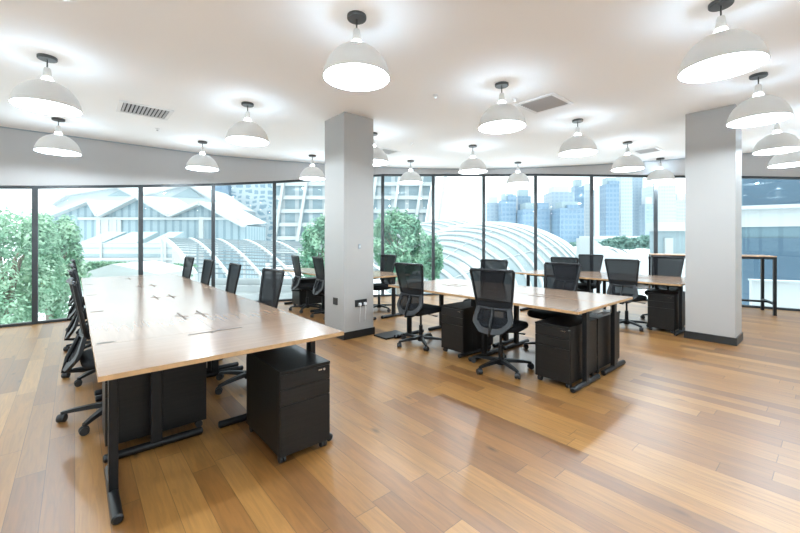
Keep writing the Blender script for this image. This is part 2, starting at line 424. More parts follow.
LL = ['largest white pendant lamp on the left, near the upper left corner',
      'small white pendant lamp in front of the left bulkhead, below the larger upper left lamp',
      'white pendant lamp over the long desks, between the left air vent and left column',
      'small white pendant lamp over the far end of the long desks, against the bulkhead',
      'large white pendant lamp in front of the left column, topmost in the photo centre',
      'white pendant lamp just left of the left column, glowing in front of the bulkhead',
      'white pendant lamp mostly hidden behind the left column, its rim showing on the right side',
      'small white pendant lamp right of the left column, in front of the slanted white building',
      'white pendant lamp left of the square central air vent',
      'small white pendant lamp just below left of the lamp by the central vent',
      'smallest middle pendant lamp hanging in front of the blue towers, centre of the window wall',
      'white pendant lamp right of and behind the square central air vent',
      'white pendant lamp touching the small far vent, left of the right column',
      'white pendant lamp in front of the mullion nearest the right column',
      'largest white pendant lamp at the upper right, its black rose cut off',
      'white pendant lamp overlapping the top of the right column',
      'white pendant lamp right of the right column, second lowest of that stack',
      'lowest white pendant lamp at the right edge, cut by the frame']
lamp = make_lamp()
for (x, y), lb in zip(LAMPS, LL):
    placed(lamp, USED, (x, y, CEIL), 0, lb, 'white dome pendant lamps')
# assumed lamps behind the viewpoint, unseen, added to brighten the room
BACK = [(1.67, .56), (-.2, 2.46), (-2.1, 4.95), (-2.1, 2.46), (-.2, .56), (-2.1, .56), (-.2, -1.5), (1.67, -1.5), (3.61, -1.5), (5.5, -1.5), (7.57, -1.5)]
for i, (x, y) in enumerate(BACK):
    placed(lamp, USED, (x, y, CEIL), 0, 'assumed white pendant lamp behind the viewpoint, unseen, added for room light', 'assumed pendant lamps behind the viewpoint')
for (x, y) in LAMPS + BACK:
    L_ = bpy.data.lights.new('lamp_light', 'POINT'); L_.energy = 33; L_.shadow_soft_size = .035; L_.color = (.72, .87, 1)
    o = bpy.data.objects.new('lamp_light', L_); o.location = (x, y, CEIL - .445); C.objects.link(o)
    L2 = bpy.data.lights.new('lamp_collar_light', 'POINT'); L2.energy = 7; L2.shadow_soft_size = .012; L2.color = (.58, .79, 1)
    o2 = bpy.data.objects.new('lamp_collar_light', L2); o2.location = (x, y, CEIL - .222); C.objects.link(o2)

# ------------------------------------------------------------------ ceiling fittings
def vent(label, x0, x1, y0, y1, n, along='y'):
    t = thing('ceiling_vent', label, 'air vent', ((x0 + x1) / 2, (y0 + y1) / 2, CEIL), 0, 'ceiling air vents')
    hx, hy = (x1 - x0) / 2, (y1 - y0) / 2; b = .045
    f = MB(); f.box(-hx, hx, -hy, -hy + b, -.012, 0); f.box(-hx, hx, hy - b, hy, -.012, 0); f.box(-hx, -hx + b, -hy + b, hy - b, -.012, 0); f.box(hx - b, hx, -hy + b, hy - b, -.012, 0)
    f.build('frame', 'vent', t)
    MB().box(-hx + b, hx - b, -hy + b, hy - b, -.003, 0).build('backing', 'dark', t)
    for k in range(n):
        u = (k + .5) / n
        s = MB()
        if along == 'y':
            x = -hx + b + u * 2 * (hx - b); s.bar((x, -hy + b, -.008), (x, hy - b, -.008), .026, .003, up=(.55, 0, 1))
        else:
            y = -hy + b + u * 2 * (hy - b); s.bar((-hx + b, y, -.008), (hx - b, y, -.008), .026, .003, up=(0, .55, 1))
        s.build('slat', 'slat', t)
vent('wide white air vent in the ceiling above the long desk', .42, 1.02, 5.86, 6.38, 12, 'y')
vent('square air vent with dark slats in the ceiling near the centre of the room', 4.30, 4.82, 2.21, 2.73, 9, 'y')
vent('small far air vent between the two lamps left of the right column', 8.24, 8.68, 2.23, 2.66, 7, 'y')
vent('small far air vent just right of the left column', 4.42, 4.86, 5.62, 6.0, 7, 'y')
def sprinkler(label, x, y):
    t = thing('sprinkler', label, 'sprinkler', (x, y, CEIL), 0, 'ceiling sprinklers')
    MB().lathe([(0, 0), (.035, 0), (.032, -.006), (.012, -.008), (.008, -.03), (0, -.03)], 20).build('rose', 'vent', t, 'auto')
    MB().lathe([(0, -.03), (.016, -.03), (.016, -.033), (0, -.033)], 16).build('deflector', 'chrome', t)
sprinkler('small white ceiling sprinkler ahead of the lamp by the central vent', 3.3, 3.18)
sprinkler('small white ceiling sprinkler right of the left column, above a small lamp', 4.61, 5.03)
sprinkler('small white ceiling sprinkler beside the square central vent', 4.13, 2.62)
sprinkler('small ceiling sprinkler above the far end of the long desk', .98, 6.98)

# ------------------------------------------------------------------ desks
DL, DD, DT = 1.302, .654, .74
def make_desk():
    t = thing('desk', 'x', 'desk')
    b = MB(); hx, hy = DL / 2, DD / 2
    b.box(-hx, hx, -hy, hy, DT - .025, DT)
    b.build('tabletop', 'desk', t)
    e = MB(); w = .0004
    e.box(-hx - w, hx + w, -hy - w, -hy, DT - .024, DT - .001); e.box(-hx - w, hx + w, hy, hy + w, DT - .024, DT - .001)
    e.box(-hx - w, -hx, -hy, hy, DT - .024, DT - .001); e.box(hx, hx + w, -hy, hy, DT - .024, DT - .001)
    e.build('edge_band', 'edge', t)
    for s in (-1, 1):
        x = s * (hx - .075)
        l = MB(); l.box(x - .021, x + .021, -.032, .032, .042, DT - .04); l.box(x - .03, x + .03, -.25, .25, DT - .042, DT - .025)
        leg = l.build('leg', 'steel', t, bevel=.004)
        f = MB(); f.tube([(x, -.275, .026), (x, -.268, .026), (x, .268, .026), (x, .275, .026)], [.017, .025, .025, .017], 16)
        f.build('foot', 'steel', leg, 'auto')
    MB().box(-hx + .08, hx - .08, -.02, .02, DT - .075, DT - .025).build('crossbeam', 'steel', t)
    c = MB()
    for hl, a_ in ((.17, 0), (.055, .8)):
        dx, dy = hl * math.cos(a_), hl * math.sin(a_)
        c.bar((-dx, .255 - dy, DT + .001), (dx, .255 + dy, DT + .001), .013, .0025)
    c.build('cable_port', 'port', t)
    MB().box(hx - .06, hx - .03, -hy + .02, -hy + .11, DT, DT + .0008).build('label_strip', 'tape', t)
    return t
desk = make_desk()
def put_desk(cx, cy, face, label, group):
    # face: 'W' sitter on the -X side, 'E' on the +X side, 'S' on the -Y side
    rz = {'W': -PI / 2, 'E': PI / 2, 'S': 0}[face]
    return placed(desk, USED, (cx, cy, 0), rz, label, group)
G1, G2, G3, G4 = 'desks of the long left block', 'desks of the middle block', 'desks of the right rear block', 'desks of the block behind the left column'
end_desk = put_desk(.73, 2.515, 'S', 'wooden desk across the near end of the long left block, above the big pedestal', G1)
oW = ['nearest the end desk', 'second from the end desk', 'third from the end desk', 'farthest, by the window']
for i in range(4):
    cy = 2.846 + .65 + i * 1.305
    put_desk(.405, cy, 'W', 'wooden desk in the left row of the long left block, ' + oW[i], G1)
    put_desk(1.06, cy, 'E', 'wooden desk in the right row of the long left block, ' + oW[i], G1)
X2a, X2b = 3.617, 4.283
put_desk(X2a, 1.47 + .65, 'W', 'wooden desk of the middle block, near corner desk above the big mobile pedestal', G2)
put_desk(X2b, 1.47 + .65, 'E', 'wooden desk of the middle block, near right desk with the white cable coil under it', G2)
put_desk(X2a, 1.47 + 1.955, 'W', 'wooden desk of the middle block, left one toward the left column', G2)
put_desk(X2b, 1.47 + 1.955, 'E', 'wooden desk of the middle block, far left one behind the front row of chairs', G2)
put_desk(6.725, 1.44 + .65, 'W', 'wooden desk of the right rear block, front side next to the right column', G3)
put_desk(7.385, 1.44 + .65, 'E', 'wooden desk of the right rear block, back side next to the right column', G3)
put_desk(6.725, 1.44 + 1.955, 'W', 'wooden desk of the right rear block, front side away from the column', G3)
put_desk(7.385, 1.44 + 1.955, 'E', 'wooden desk of the right rear block, back side away from the column', G3)
put_desk(X2a, 5.08 + .65, 'W', 'wooden desk behind the left column, front side of its block', G4)
put_desk(X2b, 5.08 + .65, 'E', 'wooden desk behind the left column, back side of its block, seen right of the column', G4)
put_desk(X2a, 5.08 + 1.955, 'W', 'wooden desk left of the left column, nearest the curved window', G4)
for ch in list(end_desk.children):
    if ch.name.startswith('label_strip'): bpy.data.objects.remove(ch)

# ------------------------------------------------------------------ pedestals
def make_pedestal():
    t = thing('drawer_pedestal', 'x', 'drawer unit')
    w, D, z0, z1 = .34, .585, .05, .568
    MB().box(-w / 2, w / 2, -D / 2 + .018, D / 2, z0, z1).build('body', 'ped', t, bevel=.002)
    zs = [(z0 + .004, .357), (.360, .452), (.455, .545)]
    for a_, b_ in zs:
        MB().box(-w / 2 + .002, w / 2 - .002, -D / 2, -D / 2 + .017, a_, b_).build('drawer', 'ped', t, bevel=.002)
    MB().box(-w / 2, w / 2, -D / 2 - .002, -D / 2 + .018, .548, z1).build('top_rail', 'ped', t, bevel=.002)
    k = MB(); k.tube([(w / 2 - .045, -D / 2 - .004, .525), (w / 2 - .045, -D / 2 + .002, .525)], .008, 14)
    k.box(w / 2 - .085, w / 2 - .06, -D / 2 - .002, -D / 2 + .001, .521, .529)
    k.build('lock', 'chrome', t)
    for sx in (-1, 1):
        for sy in (-1, 1):
            c = MB(); x, y = sx * (w / 2 - .03), sy * (D / 2 - .045)
            for q in (-.011, .011): c.tube([(x + q - .007, y, .024), (x + q + .007, y, .024)], .024, 14)
            c.box(x - .014, x + .014, y - .014, y + .014, .028, .052)
            c.build('castor', 'cap', t, 'auto')
    return t
ped = make_pedestal()
GP = 'black mobile drawer pedestals'
def put_ped(cx, cy, rz, label): return placed(ped, USED, (cx, cy, 0), rz, label, GP)
put_ped(1.10, 2.18 + .2925, 0, 'black three-drawer pedestal under the near end desk, closest to the viewer')
put_ped(.145 + .2925, 3.02 + .17, -PI / 2, 'black pedestal under the long left block, seen side-on behind a floor bar at left')
put_ped(3.39 + .2925, 1.59 + .17, -PI / 2, 'black pedestal under the near corner of the middle block, right of the front chair')
put_ped(4.585 - .2925, 1.59 + .17, PI / 2, 'black pedestal turned away under the near right desk of the middle block')
put_ped(3.39 + .2925, 2.83 + .17, -PI / 2, 'black pedestal under the middle block between the two chairs with backs turned')
put_ped(6.55 + .2925, 1.55 + .17, -PI / 2, 'black pedestal under the right rear block, touching the right column in view')
put_ped(3.40 + .2925, 7.2, -PI / 2, 'black pedestal under the desk left of the left column, behind the chairs')

# ------------------------------------------------------------------ task chairs (facing +X, origin on the floor under the seat)
def make_chair():
    t = thing('office_chair', 'x', 'chair')
    h = MB(); h.lathe([(0, .045), (.04, .045), (.045, .06), (.045, .10), (.03, .115), (0, .115)], 20)
    for k in range(5):
        a_ = 2 * PI * k / 5 + .3; c, s = math.cos(a_), math.sin(a_)
        P = [(.03, .088, .026, .018), (.14, .085, .022, .016), (.24, .078, .018, .013), (.315, .068, .014, .010)]
        vs = []
        for r, z, w, th in P:
            for dy, dz in ((-w, -th), (w, -th), (w * .8, th), (-w * .8, th)):
                vs.append((r * c - dy * s, r * s + dy * c, z + dz))
        fs = [(0, 3, 2, 1), (12, 13, 14, 15)]
        for i in range(3):
            for j in range(4): fs.append((i * 4 + j, i * 4 + (j + 1) % 4, i * 4 + 4 + (j + 1) % 4, i * 4 + 4 + j))
        h.add(vs, fs)
    h.build('base', 'plastic', t, 'auto')
    for k in range(5):
        a_ = 2 * PI * k / 5 + .3; c, s = math.cos(a_), math.sin(a_)
        w = MB(); x, y = .315 * c, .315 * s; b_ = a_ + .9 + k; dx, dy = math.cos(b_), math.sin(b_)
        w.tube([(x, y, .055), (x, y, .075)], .009, 8)
        for q in (-.015, .015): w.tube([(x + dx * (q - .009), y + dy * (q - .009), .028), (x + dx * (q + .009), y + dy * (q + .009), .028)], .028, 16)
        w.tube([(x - dx * .008, y - dy * .008, .034), (x + dx * .008, y + dy * .008, .034)], .031, 12)
        w.build('castor', 'cap', t, 'auto')
    g = MB(); g.tube([(0, 0, .10), (0, 0, .25)], .025, 16); g.tube([(0, 0, .25), (0, 0, .40)], .014, 12)
    g.build('gas_lift', 'plastic', t, 'auto')
    m = MB(); m.box(-.12, .11, -.06, .06, .385, .425); m.tube([(.03, -.06, .40), (.03, -.20, .395)], .006, 8); m.box(.015, .045, -.25, -.19, .388, .400)
    m.build('mechanism', 'plastic', t, bevel=.006)
    # seat cushion
    NX = 12; vs = []; fs = []
    def sup(u, n=3.2): return u
    top = []
    st = MB(); R = 36
    rings = [(.0, .432, 0), (.90, .430, 0), (.97, .436, 0), (1.0, .456, 0), (.985, .478, 0), (.93, .492, 0), (.78, .498, 0), (.4, .492, 0), (.0, .490, 0)]
    for rr, z, _ in rings:
        for k in range(R):
            a_ = 2 * PI * k / R; ca, sa = math.cos(a_), math.sin(a_); e = 2 / 4.2
            x = math.copysign(abs(ca) ** e, ca) * .235 * rr; y = math.copysign(abs(sa) ** e, sa) * .242 * rr
            zz = z - (.02 * max(0, (x - .1) / .135) ** 2)
            vs.append((x + .035, y, zz))
    for i in range(len(rings) - 1):
        for k in range(R): fs.append((i * R + k, i * R + (k + 1) % R, (i + 1) * R + (k + 1) % R, (i + 1) * R + k))
    st.add(vs, fs); st.build('seat', 'seat', t, True)
    # back: x of the back plane against height
    def bx(z): return -.165 - (max(0, .65 - z) / .25) * .10 - max(0, z - .68) * .20
    def pt(y, z, cur=.05): return (bx(z) - cur * (1 - (y / .23) ** 2) * .5, y, z)
    up = [(-.182, .665), (-.200, .80), (-.217, .93), (-.232, 1.045), (-.226, 1.056), (0, 1.058), (.226, 1.056), (.232, 1.045), (.217, .93), (.200, .80), (.182, .665), (0, .655)]
    f = MB(); f.tube([pt(*p) for p in up], .0135, 8, closed=True); f.build('back_frame', 'plastic', t, 'auto')
    lo = [(-.186, .68), (-.214, .56), (-.212, .515), (-.125, .432), (-.10, .424), (0, .412), (.10, .424), (.125, .432), (.212, .515), (.214, .56), (.186, .68)]
    f = MB(); n = len(lo)
    lin = [(-.140, .66), (-.166, .56), (-.160, .535), (-.105, .485), (-.08, .478), (0, .468), (.08, .478), (.105, .485), (.160, .535), (.166, .56), (.140, .66)]
    vs = []
    for dx in (-.014, .012):
        for (y, z) in lo: p = pt(y, z); vs.append((p[0] + dx, p[1], p[2]))
        for (y, z) in lin: p = pt(y, z); vs.append((p[0] + dx, p[1], p[2]))
    fs = []
    for i in range(n - 1):
        fs += [(i, i + 1, n + i + 1, n + i), (2 * n + i, 3 * n + i, 3 * n + i + 1, 2 * n + i + 1), (i, 2 * n + i, 2 * n + i + 1, i + 1), (n + i, n + i + 1, 3 * n + i + 1, 3 * n + i)]
    f.add(vs, fs)
    f.tube([pt(-.17, .66), pt(0, .652), pt(.17, .66)], .018, 8)
    f.build('lower_back_frame', 'greyp', t, 'auto', bevel=.003)
    def panel(rows, K=8):
        q = MB(); vs = []
        for hw, z in rows:
            for k in range(K + 1):
                y = -hw + 2 * hw * k / K; vs.append(pt(y, z))
        q.add(vs, [(i * (K + 1) + k, i * (K + 1) + k + 1, (i + 1) * (K + 1) + k + 1, (i + 1) * (K + 1) + k) for i in range(len(rows) - 1) for k in range(K)])
        return q
    panel([(.190, .725), (.198, .80), (.207, .87), (.215, .93), (.225, 1.0), (.230, 1.045), (.224, 1.055)]).build('back_mesh', 'mesh', t, True)
    panel([(.182, .662), (.186, .69), (.191, .728)]).build('lumbar_band', 'seat', t, True)
    panel([(.085, .474), (.108, .484), (.160, .535), (.165, .56), (.140, .66)]).build('lumbar_mesh', 'mesh', t, True)
    j = MB(); j.tube([(-.08, 0, .40), (-.18, 0, .385), (bx(.40) - .03, 0, .40), (bx(.5) - .045, 0, .50), (bx(.6) - .04, 0, .60), (bx(.66) - .035, 0, .66)], .015, 8)
    j.build('back_bracket', 'plastic', t, True)
    return t
chair = make_chair()
def put_chair(cx, cy, deg, label, group): return placed(chair, USED, (cx, cy, 0), math.radians(deg), label, group)
GC1, GC2 = 'black mesh chairs left of the long block', 'black mesh chairs right of the long block'
put_chair(.228, 3.70, 2, 'black mesh chair on the window side of the long block, nearest the viewer', GC1)
put_chair(.225, 4.86, -3, 'black mesh chair on the window side of the long block, second from the viewer', GC1)
put_chair(.228, 6.08, 2, 'black mesh chair on the window side of the long block, third from the viewer', GC1)
put_chair(.228, 7.38, 0, 'black mesh chair on the window side of the long block, farthest from the viewer', GC1)
put_chair(1.262, 3.68, 182, 'black mesh chair right of the long block, largest of the four backs above it', GC2)
put_chair(1.262, 4.88, 177, 'black mesh chair right of the long block, second of the four backs above it', GC2)
put_chair(1.262, 6.08, 180, 'black mesh chair right of the long block, third of the four backs above it', GC2)
put_chair(1.262, 7.30, 184, 'black mesh chair right of the long block, smallest and farthest of the four backs', GC2)
GM = 'black mesh chairs around the middle block'
put_chair(3.42, 2.34, 12, 'large black mesh chair with its back turned, in front of the middle block', GM)
put_chair(3.43, 3.57, 5, 'black mesh chair with its back turned, just right of the left column', GM)
put_chair(4.46, 2.30, 180, 'black mesh chair behind the middle block, facing out right of the large chair', GM)
put_chair(4.50, 3.36, 180, 'black mesh chair behind the middle block, its top showing above the large chair', GM)
GR = 'black mesh chairs around the right rear block'
put_chair(6.57, 2.18, 2, 'black mesh chair with its back turned, beside the pedestal by the right column', GR)
put_chair(6.56, 3.06, 0, 'black mesh chair fronting the right rear block, half hidden behind a middle block chair', GR)
put_chair(7.62, 3.26, 180, 'black mesh chair on the far side of the right rear block, facing the viewer', GR)
put_chair(7.62, 1.96, 180, 'black mesh chair on the far side of the right rear block, cut by the column', GR)
GL = 'black mesh chairs behind the left column'
put_chair(3.42, 6.74, -10, 'black mesh chair left of the left column, the left of the pair', GL)
put_chair(3.43, 5.88, -8, 'black mesh chair half hidden by the left column, the right of the pair', GL)
put_chair(4.50, 5.86, 180, 'black mesh chair behind the left column, its back showing just right of it', GL)

# ------------------------------------------------------------------ high table by the right window
ux, uy = (8.87 - 9.53), (2.49 - .73); ln = math.hypot(ux, uy); rzt = math.atan2(uy, ux)
t = thing('bar_table', 'tall narrow table with black metal frame and wooden top by the right window', 'table', (9.53, .73, 0), rzt)
Lx, Dy, H = ln, -.66, 1.07
MB().box(0, Lx, Dy, 0, H - .018, H).build('tabletop', 'tablewood', t, bevel=.002)
fr = MB(); q = .045
fr.box(0, Lx, -q, 0, H - .06, H - .019); fr.box(0, Lx, Dy, Dy + q, H - .06, H - .019); fr.box(0, q, Dy + q, -q, H - .06, H - .019); fr.box(Lx - q, Lx, Dy + q, -q, H - .06, H - .019)
fr.build('top_frame', 'steel', t)
for x in (0, Lx - q):
    for y in (-q, Dy): MB().box(x, x + q, y, y + q, 0, H - .06).build('leg', 'steel', t)
for x in (0, Lx - q): MB().box(x, x + q, Dy + q, -q, .19, .225).build('stretcher', 'steel', t)
MB().box(q, Lx - q, Dy / 2 - q / 2, Dy / 2 + q / 2, .19, .225).build('footrest', 'steel', t)

# ------------------------------------------------------------------ sockets, switch, cables
def socket(label, loc, rz, gangs, plugs):
    t = thing('wall_socket', label, 'socket', loc, rz)       # local +x to the right, faces local -y
    w = .09 * gangs + .02
    MB().box(-w / 2, w / 2, -.012, 0, -.048, .048).build('plate', 'socket', t, bevel=.003)
    for g in range(gangs):
        x = -w / 2 + .0525 + g * .09
        MB().box(x - .018, x - .008, -.015, -.012, .012, .03).build('rocker', 'socket', t)
        if plugs:
            MB().box(x - .005, x + .035, -.045, -.012, -.035, .005).build('plug', 'white', t, bevel=.006)
            MB().tube([(x + .015, -.035, -.03), (x + .016, -.04, -.09), (x + .012, -.03, -.18), (x + .014, -.024, -.27)], .003, 6).build('plug_cord', 'white', t, True)
zs = lambda px, py, d: CZ - (py - HY) * d / F
socket('black single socket on the narrow left face of the left column', (2.78, 4.62, .50), -PI / 2, 1, False)
socket('black double socket with two white plugs on the wide face of the left column', (3.055, 4.40, .475), 0, 2, True)
t = thing('wall_switch', 'tiny grey switch on the upper part of the left column', 'switch', (3.03, 4.40, 1.27), 0)
MB().box(-.016, .016, -.012, 0, -.032, .032).build('plate', 'extgrey', t, bevel=.003)
MB().box(-.006, .006, -.018, -.012, -.015, .012).build('toggle', 'white', t, bevel=.001)
# white cable coil hanging in a tray
def coil(label, x, y, z):
    t = thing('cable_tray', label, 'cable tray', (x, y, z), 0, 'cable trays under desks')
    b = MB()
    for k in range(9): b.bar((-.1 + k * .025, -.14, 0), (-.1 + k * .025, .14, 0), .004, .004)
    for k in range(5): b.bar((-.1, -.14 + k * .07, 0), (.1, -.14 + k * .07, 0), .004, .004)
    for sx in (-1, 1):
        for sy in (-1, 1): b.bar((sx * .1, sy * .14, 0), (sx * .1, sy * .14, DT - .0255 - z), .004, .004)
    b.build('basket', 'chrome', t)
    for k in range(3):
        c = MB(); c.tube([(.07 * math.cos(a_), .095 * math.sin(a_), .016 + .016 * k + .006 * math.sin(3 * a_)) for a_ in [2 * PI * i / 20 for i in range(20)]], .008, 6, closed=True)
        c.build('cable_coil', 'white', t, True)
coil('white coiled cables in a wire tray under the near right desk of the middle block', 4.05, 1.66, .62)
coil('white coiled cables in a wire tray under the right rear block by the column', 6.60, 1.98, .62)
tag(MB().box(3.21, 3.62, 4.02, 4.31, 0, .022).build('floor_plate', 'steel', None, bevel=.004), 'flat black floor plate on the wood beside the left column', 'floor plate')

# ------------------------------------------------------------------ the city outside
def ext(name, label, cat, px, d, group=None, rz=0):
    x, y = at(px, d); return thing(name, label, cat, (x, y, 0), -A + rz, group)
GZ = -6.0
tag(MB().box(-400, 900, -100, 900, GZ - .5, GZ).build('ground', 'paving'), kind='structure')

def tree(label, px, d, ztop, zlow, wid, n=5200, mat='leaf', leaf=.2, dep=None, seed=1, group='leafy trees outside the window', base=GZ):
    rnd = random.Random(seed)
    t = ext('leafy_tree', label, 'tree', px, d, group)
    w, dp = wid / 2, (dep or wid) / 2; zc, hz = (ztop + zlow) / 2, (ztop - zlow) / 2
    cl = []
    for _ in range(70):
        while True:
            p = Vector((rnd.uniform(-1, 1), rnd.uniform(-1, 1), rnd.uniform(-1, 1)))
            if .35 < p.length < 1: break
        p = p.normalized() * (p.length ** .5) * .86
        cl.append((p.x * w, p.y * dp, zc + p.z * hz, rnd.uniform(.14, .26)))
    b = MB(); vs = []; fs = []
    for i in range(n):
        cx, cy, cz, cr = cl[i % len(cl)]
        v = Vector((rnd.gauss(0, 1), rnd.gauss(0, 1), rnd.gauss(0, 1))).normalized() * (rnd.random() ** .35)
        p = Vector((cx + v.x * cr * w * 1.4, cy + v.y * cr * dp * 1.4, cz + v.z * cr * hz * 1.3))
        nrm = (v + Vector((rnd.uniform(-.6, .6), rnd.uniform(-.6, .6), rnd.uniform(-.2, .9)))).normalized()
        a_ = nrm.cross(Vector((rnd.uniform(-1, 1), rnd.uniform(-1, 1), rnd.uniform(-1, 1)))).normalized(); c_ = nrm.cross(a_)
        s = leaf * rnd.uniform(.6, 1.3)
        o = len(vs); vs += [p - a_ * s, p + c_ * s * .45, p + a_ * s, p - c_ * s * .45]; fs.append((o, o + 1, o + 2, o + 3))
    b.add(vs, fs); b.build('foliage', mat, t)
    tr = MB(); tr.tube([(0, 0, base), (.1, .05, (base + zlow) / 2), (0, 0, zlow + hz * .4), (.1, 0, zc)], [.22, .18, .14, .06], 8)
    for k in range(5):
        a_ = k * 1.26 + .4
        tr.tube([(0, 0, zlow + hz * (.2 + .1 * k)), (w * .3 * math.cos(a_), dp * .3 * math.sin(a_), zc + hz * .1), (w * .6 * math.cos(a_), dp * .6 * math.sin(a_), zc + hz * .35)], [.09, .05, .02], 6)
    tr.build('trunk', 'bark', t, True)
zat = lambda py, d: CZ + (HY - py) * d / F
tree('pale green bushy tree filling the leftmost window pane', 2, 12, zat(190, 12), zat(345, 12), 3.0, 12000, seed=3, leaf=.08)
tree('pale green tree between the first mullion and the left row of chairs', 50, 15, zat(206, 15), zat(330, 15), 2.3, 9000, seed=5, leaf=.10)
tree('green tree just left of the left column, behind the pair of chairs', 322, 22, zat(218, 22), zat(285, 22), 3.0, 5200, 'leafd', .14, seed=8)
tree('dense green tree in the window just right of the left column', 398, 24, zat(208, 24), zat(285, 24), 3.6, 6500, 'leafd', .15, seed=11)
tree('low green tree top at the left edge of the ribbed shell roof', 432, 30, zat(233, 26), zat(290, 26), 2.0, 3500, 'leafd', .14, seed=12)

# low clipped hedges
for px, d, w, z1, z0, lb in [(108, 44, 4.5, -1.2, -2.4, 'clipped green hedge outside behind the long desks, left of the second mullion'),
                         (165, 44, 7.0, -1.4, -2.8, 'clipped green hedge outside between the second mullion and the louvred canopy')]:
    rnd = random.Random(px); t = ext('hedge', lb, 'hedge', px, d)
    b = MB()
    for i in range(2600):
        p = Vector((rnd.uniform(-w / 2, w / 2), rnd.uniform(-.6, .6), rnd.uniform(z0, z1))); s = .18
        a_ = Vector((rnd.gauss(0, 1), rnd.gauss(0, 1), rnd.gauss(0, 1))).normalized(); c_ = a_.cross(Vector((rnd.gauss(0, 1), rnd.gauss(0, 1), 1))).normalized()
        b.add([p - a_ * s, p + c_ * s * .5, p + a_ * s, p - c_ * s * .5], [(0, 1, 2, 3)])
    b.build('foliage', 'grass', t)
    MB().box(-w / 2, w / 2, -.5, .5, GZ, z0 + .1).build('planter', 'extwhite', t)

# zigzag gabled hall
D0 = 62; u = D0 / F
t = ext('gabled_hall', 'white zigzag roofed hall with blue grey corrugated gables outside the left windows', 'building', 150, D0)
Z = lambda py: CZ + (HY - py) * u
X = lambda px: (px - 150) * u
zig = [(52, 217), (94, 201), (103, 216), (141, 197), (173, 216), (203, 203), (246, 226)]
fp = [(X(p), Z(y)) for p, y in zig]
MB().extrude_xz([(X(52), GZ)] + fp[:1] + fp[1:] + [(X(246), GZ)], 0, 9).build('wall', 'bluemetal', t)
b = MB()
for (x0, z0), (x1, z1) in zip(fp, fp[1:]): b.bar((x0, -.6, z0), (x1, -.6, z1), 1.6, .5)
b.build('fascia', 'extwhite', t)
b = MB()
for (x0, z0), (x1, z1) in zip(fp, fp[1:]): b.add([(x0, -1, z0 + .1), (x1, -1, z1 + .1), (x1, 10, z1 + .9), (x0, 10, z0 + .9)], [(0, 1, 2, 3)])
b.build('roof', 'roofpale', t)
b = MB(); b.box(X(80), X(246), -.5, 0, Z(220), Z(217.5)); b.build('beam', 'extwhite', t)
for px in (100, 108, 116, 202): MB().box(X(px) - .35, X(px) + .35, -.4, .1, GZ, Z(217)).build('post', 'extwhite', t)
MB().box(X(102), X(122), -.3, 0, Z(240), Z(218)).build('panel', 'extwhite', t)
# larger pale roof behind it
D1 = 95; u1 = D1 / F
t = ext('peaked_roof_building', 'pale building with large faint peaked roofs behind the zigzag hall', 'building', 150, D1)
X1 = lambda px: (px - 150) * u1
Z1 = lambda py: CZ + (HY - py) * u1
pts = [(55, 205), (70, 195), (120, 187), (137, 196), (160, 192), (190, 184), (225, 206)]
fp = [(X1(p), Z1(y)) for p, y in pts]
MB().extrude_xz([(X1(55), GZ)] + fp + [(X1(225), GZ)], 0, 20).build('wall', 'roofpale', t)
b = MB()
for (x0, z0), (x1, z1) in zip(fp, fp[1:]): b.bar((x0, -.6, z0), (x1, -.6, z1), 1.6, .6)
b.build('fascia', 'extwhite', t)
b = MB(); b.extrude_xz([(X1(108), Z1(196)), (X1(122), Z1(189.5)), (X1(134), Z1(196))], -.3, 0); b.extrude_xz([(X1(172), Z1(197)), (X1(190), Z1(188)), (X1(204), Z1(198))], -.3, 0)
b.build('gable_panel', 'roofgrey', t)
# low white annex with sloped grey rooflights in front of the hall
D2 = 50; u2 = D2 / F
t = ext('white_annex', 'long low white annex with slanted grey rooflights below the zigzag hall', 'building', 120, D2)
X2 = lambda px: (px - 120) * u2
Z2 = lambda py: CZ + (HY - py) * u2
MB().box(X2(60), X2(172), 0, 6, GZ, Z2(243)).build('wall', 'extwhite', t)
for p0, p1 in ((78, 99), (105, 134), (146, 162)):
    b = MB(); b.add([(X2(p0), -.05, Z2(243)), (X2(p1 + 2), -.05, Z2(243)), (X2(p1), 5, Z2(231)), (X2(p0), 5, Z2(231)), (X2(p0), 5.5, Z2(243)), (X2(p1), 5.5, Z2(243))], [(0, 1, 2, 3), (3, 2, 5, 4), (1, 5, 2), (0, 3, 4)])
    b.build('rooflight', 'roofgrey', t)
for py, h in ((255.5, 1.6), (248, .5)): MB().box(X2(64), X2(172), -.06, 0, Z2(py + h), Z2(py - h)).build('window_strip', 'roofgrey', t)
for px in (76, 102, 141, 166): MB().box(X2(px) - .12, X2(px) + .12, -.25, -.08, GZ, Z2(236)).build('post', 'extwhite', t)
MB().bar((X2(60), -.3, Z2(259)), (X2(176), -.3, Z2(259)), .3, .3).build('rail', 'extwhite', t)
# pale tent roof right outside the glass
D3 = 17
t = ext('pale_canopy_roof', 'pale shallow pitched roof just outside, above the far end of the long desk', 'roof', 116, D3)
u3 = D3 / F
ap = CZ + (HY - 264) * u3; ev = CZ + (HY - 274.5) * u3
MB().extrude_xz([(-38 * u3, ev - .25), (-38 * u3, ev), (-4 * u3, ap), (42 * u3, ev + .02), (42 * u3, ev - .25)], 0, 3).build('roof', 'extwhite', t)
for x in (-34 * u3, 38 * u3):
    MB().box(x - .08, x + .08, .2, .36, GZ, ev - .2).build('post', 'extwhite', t)

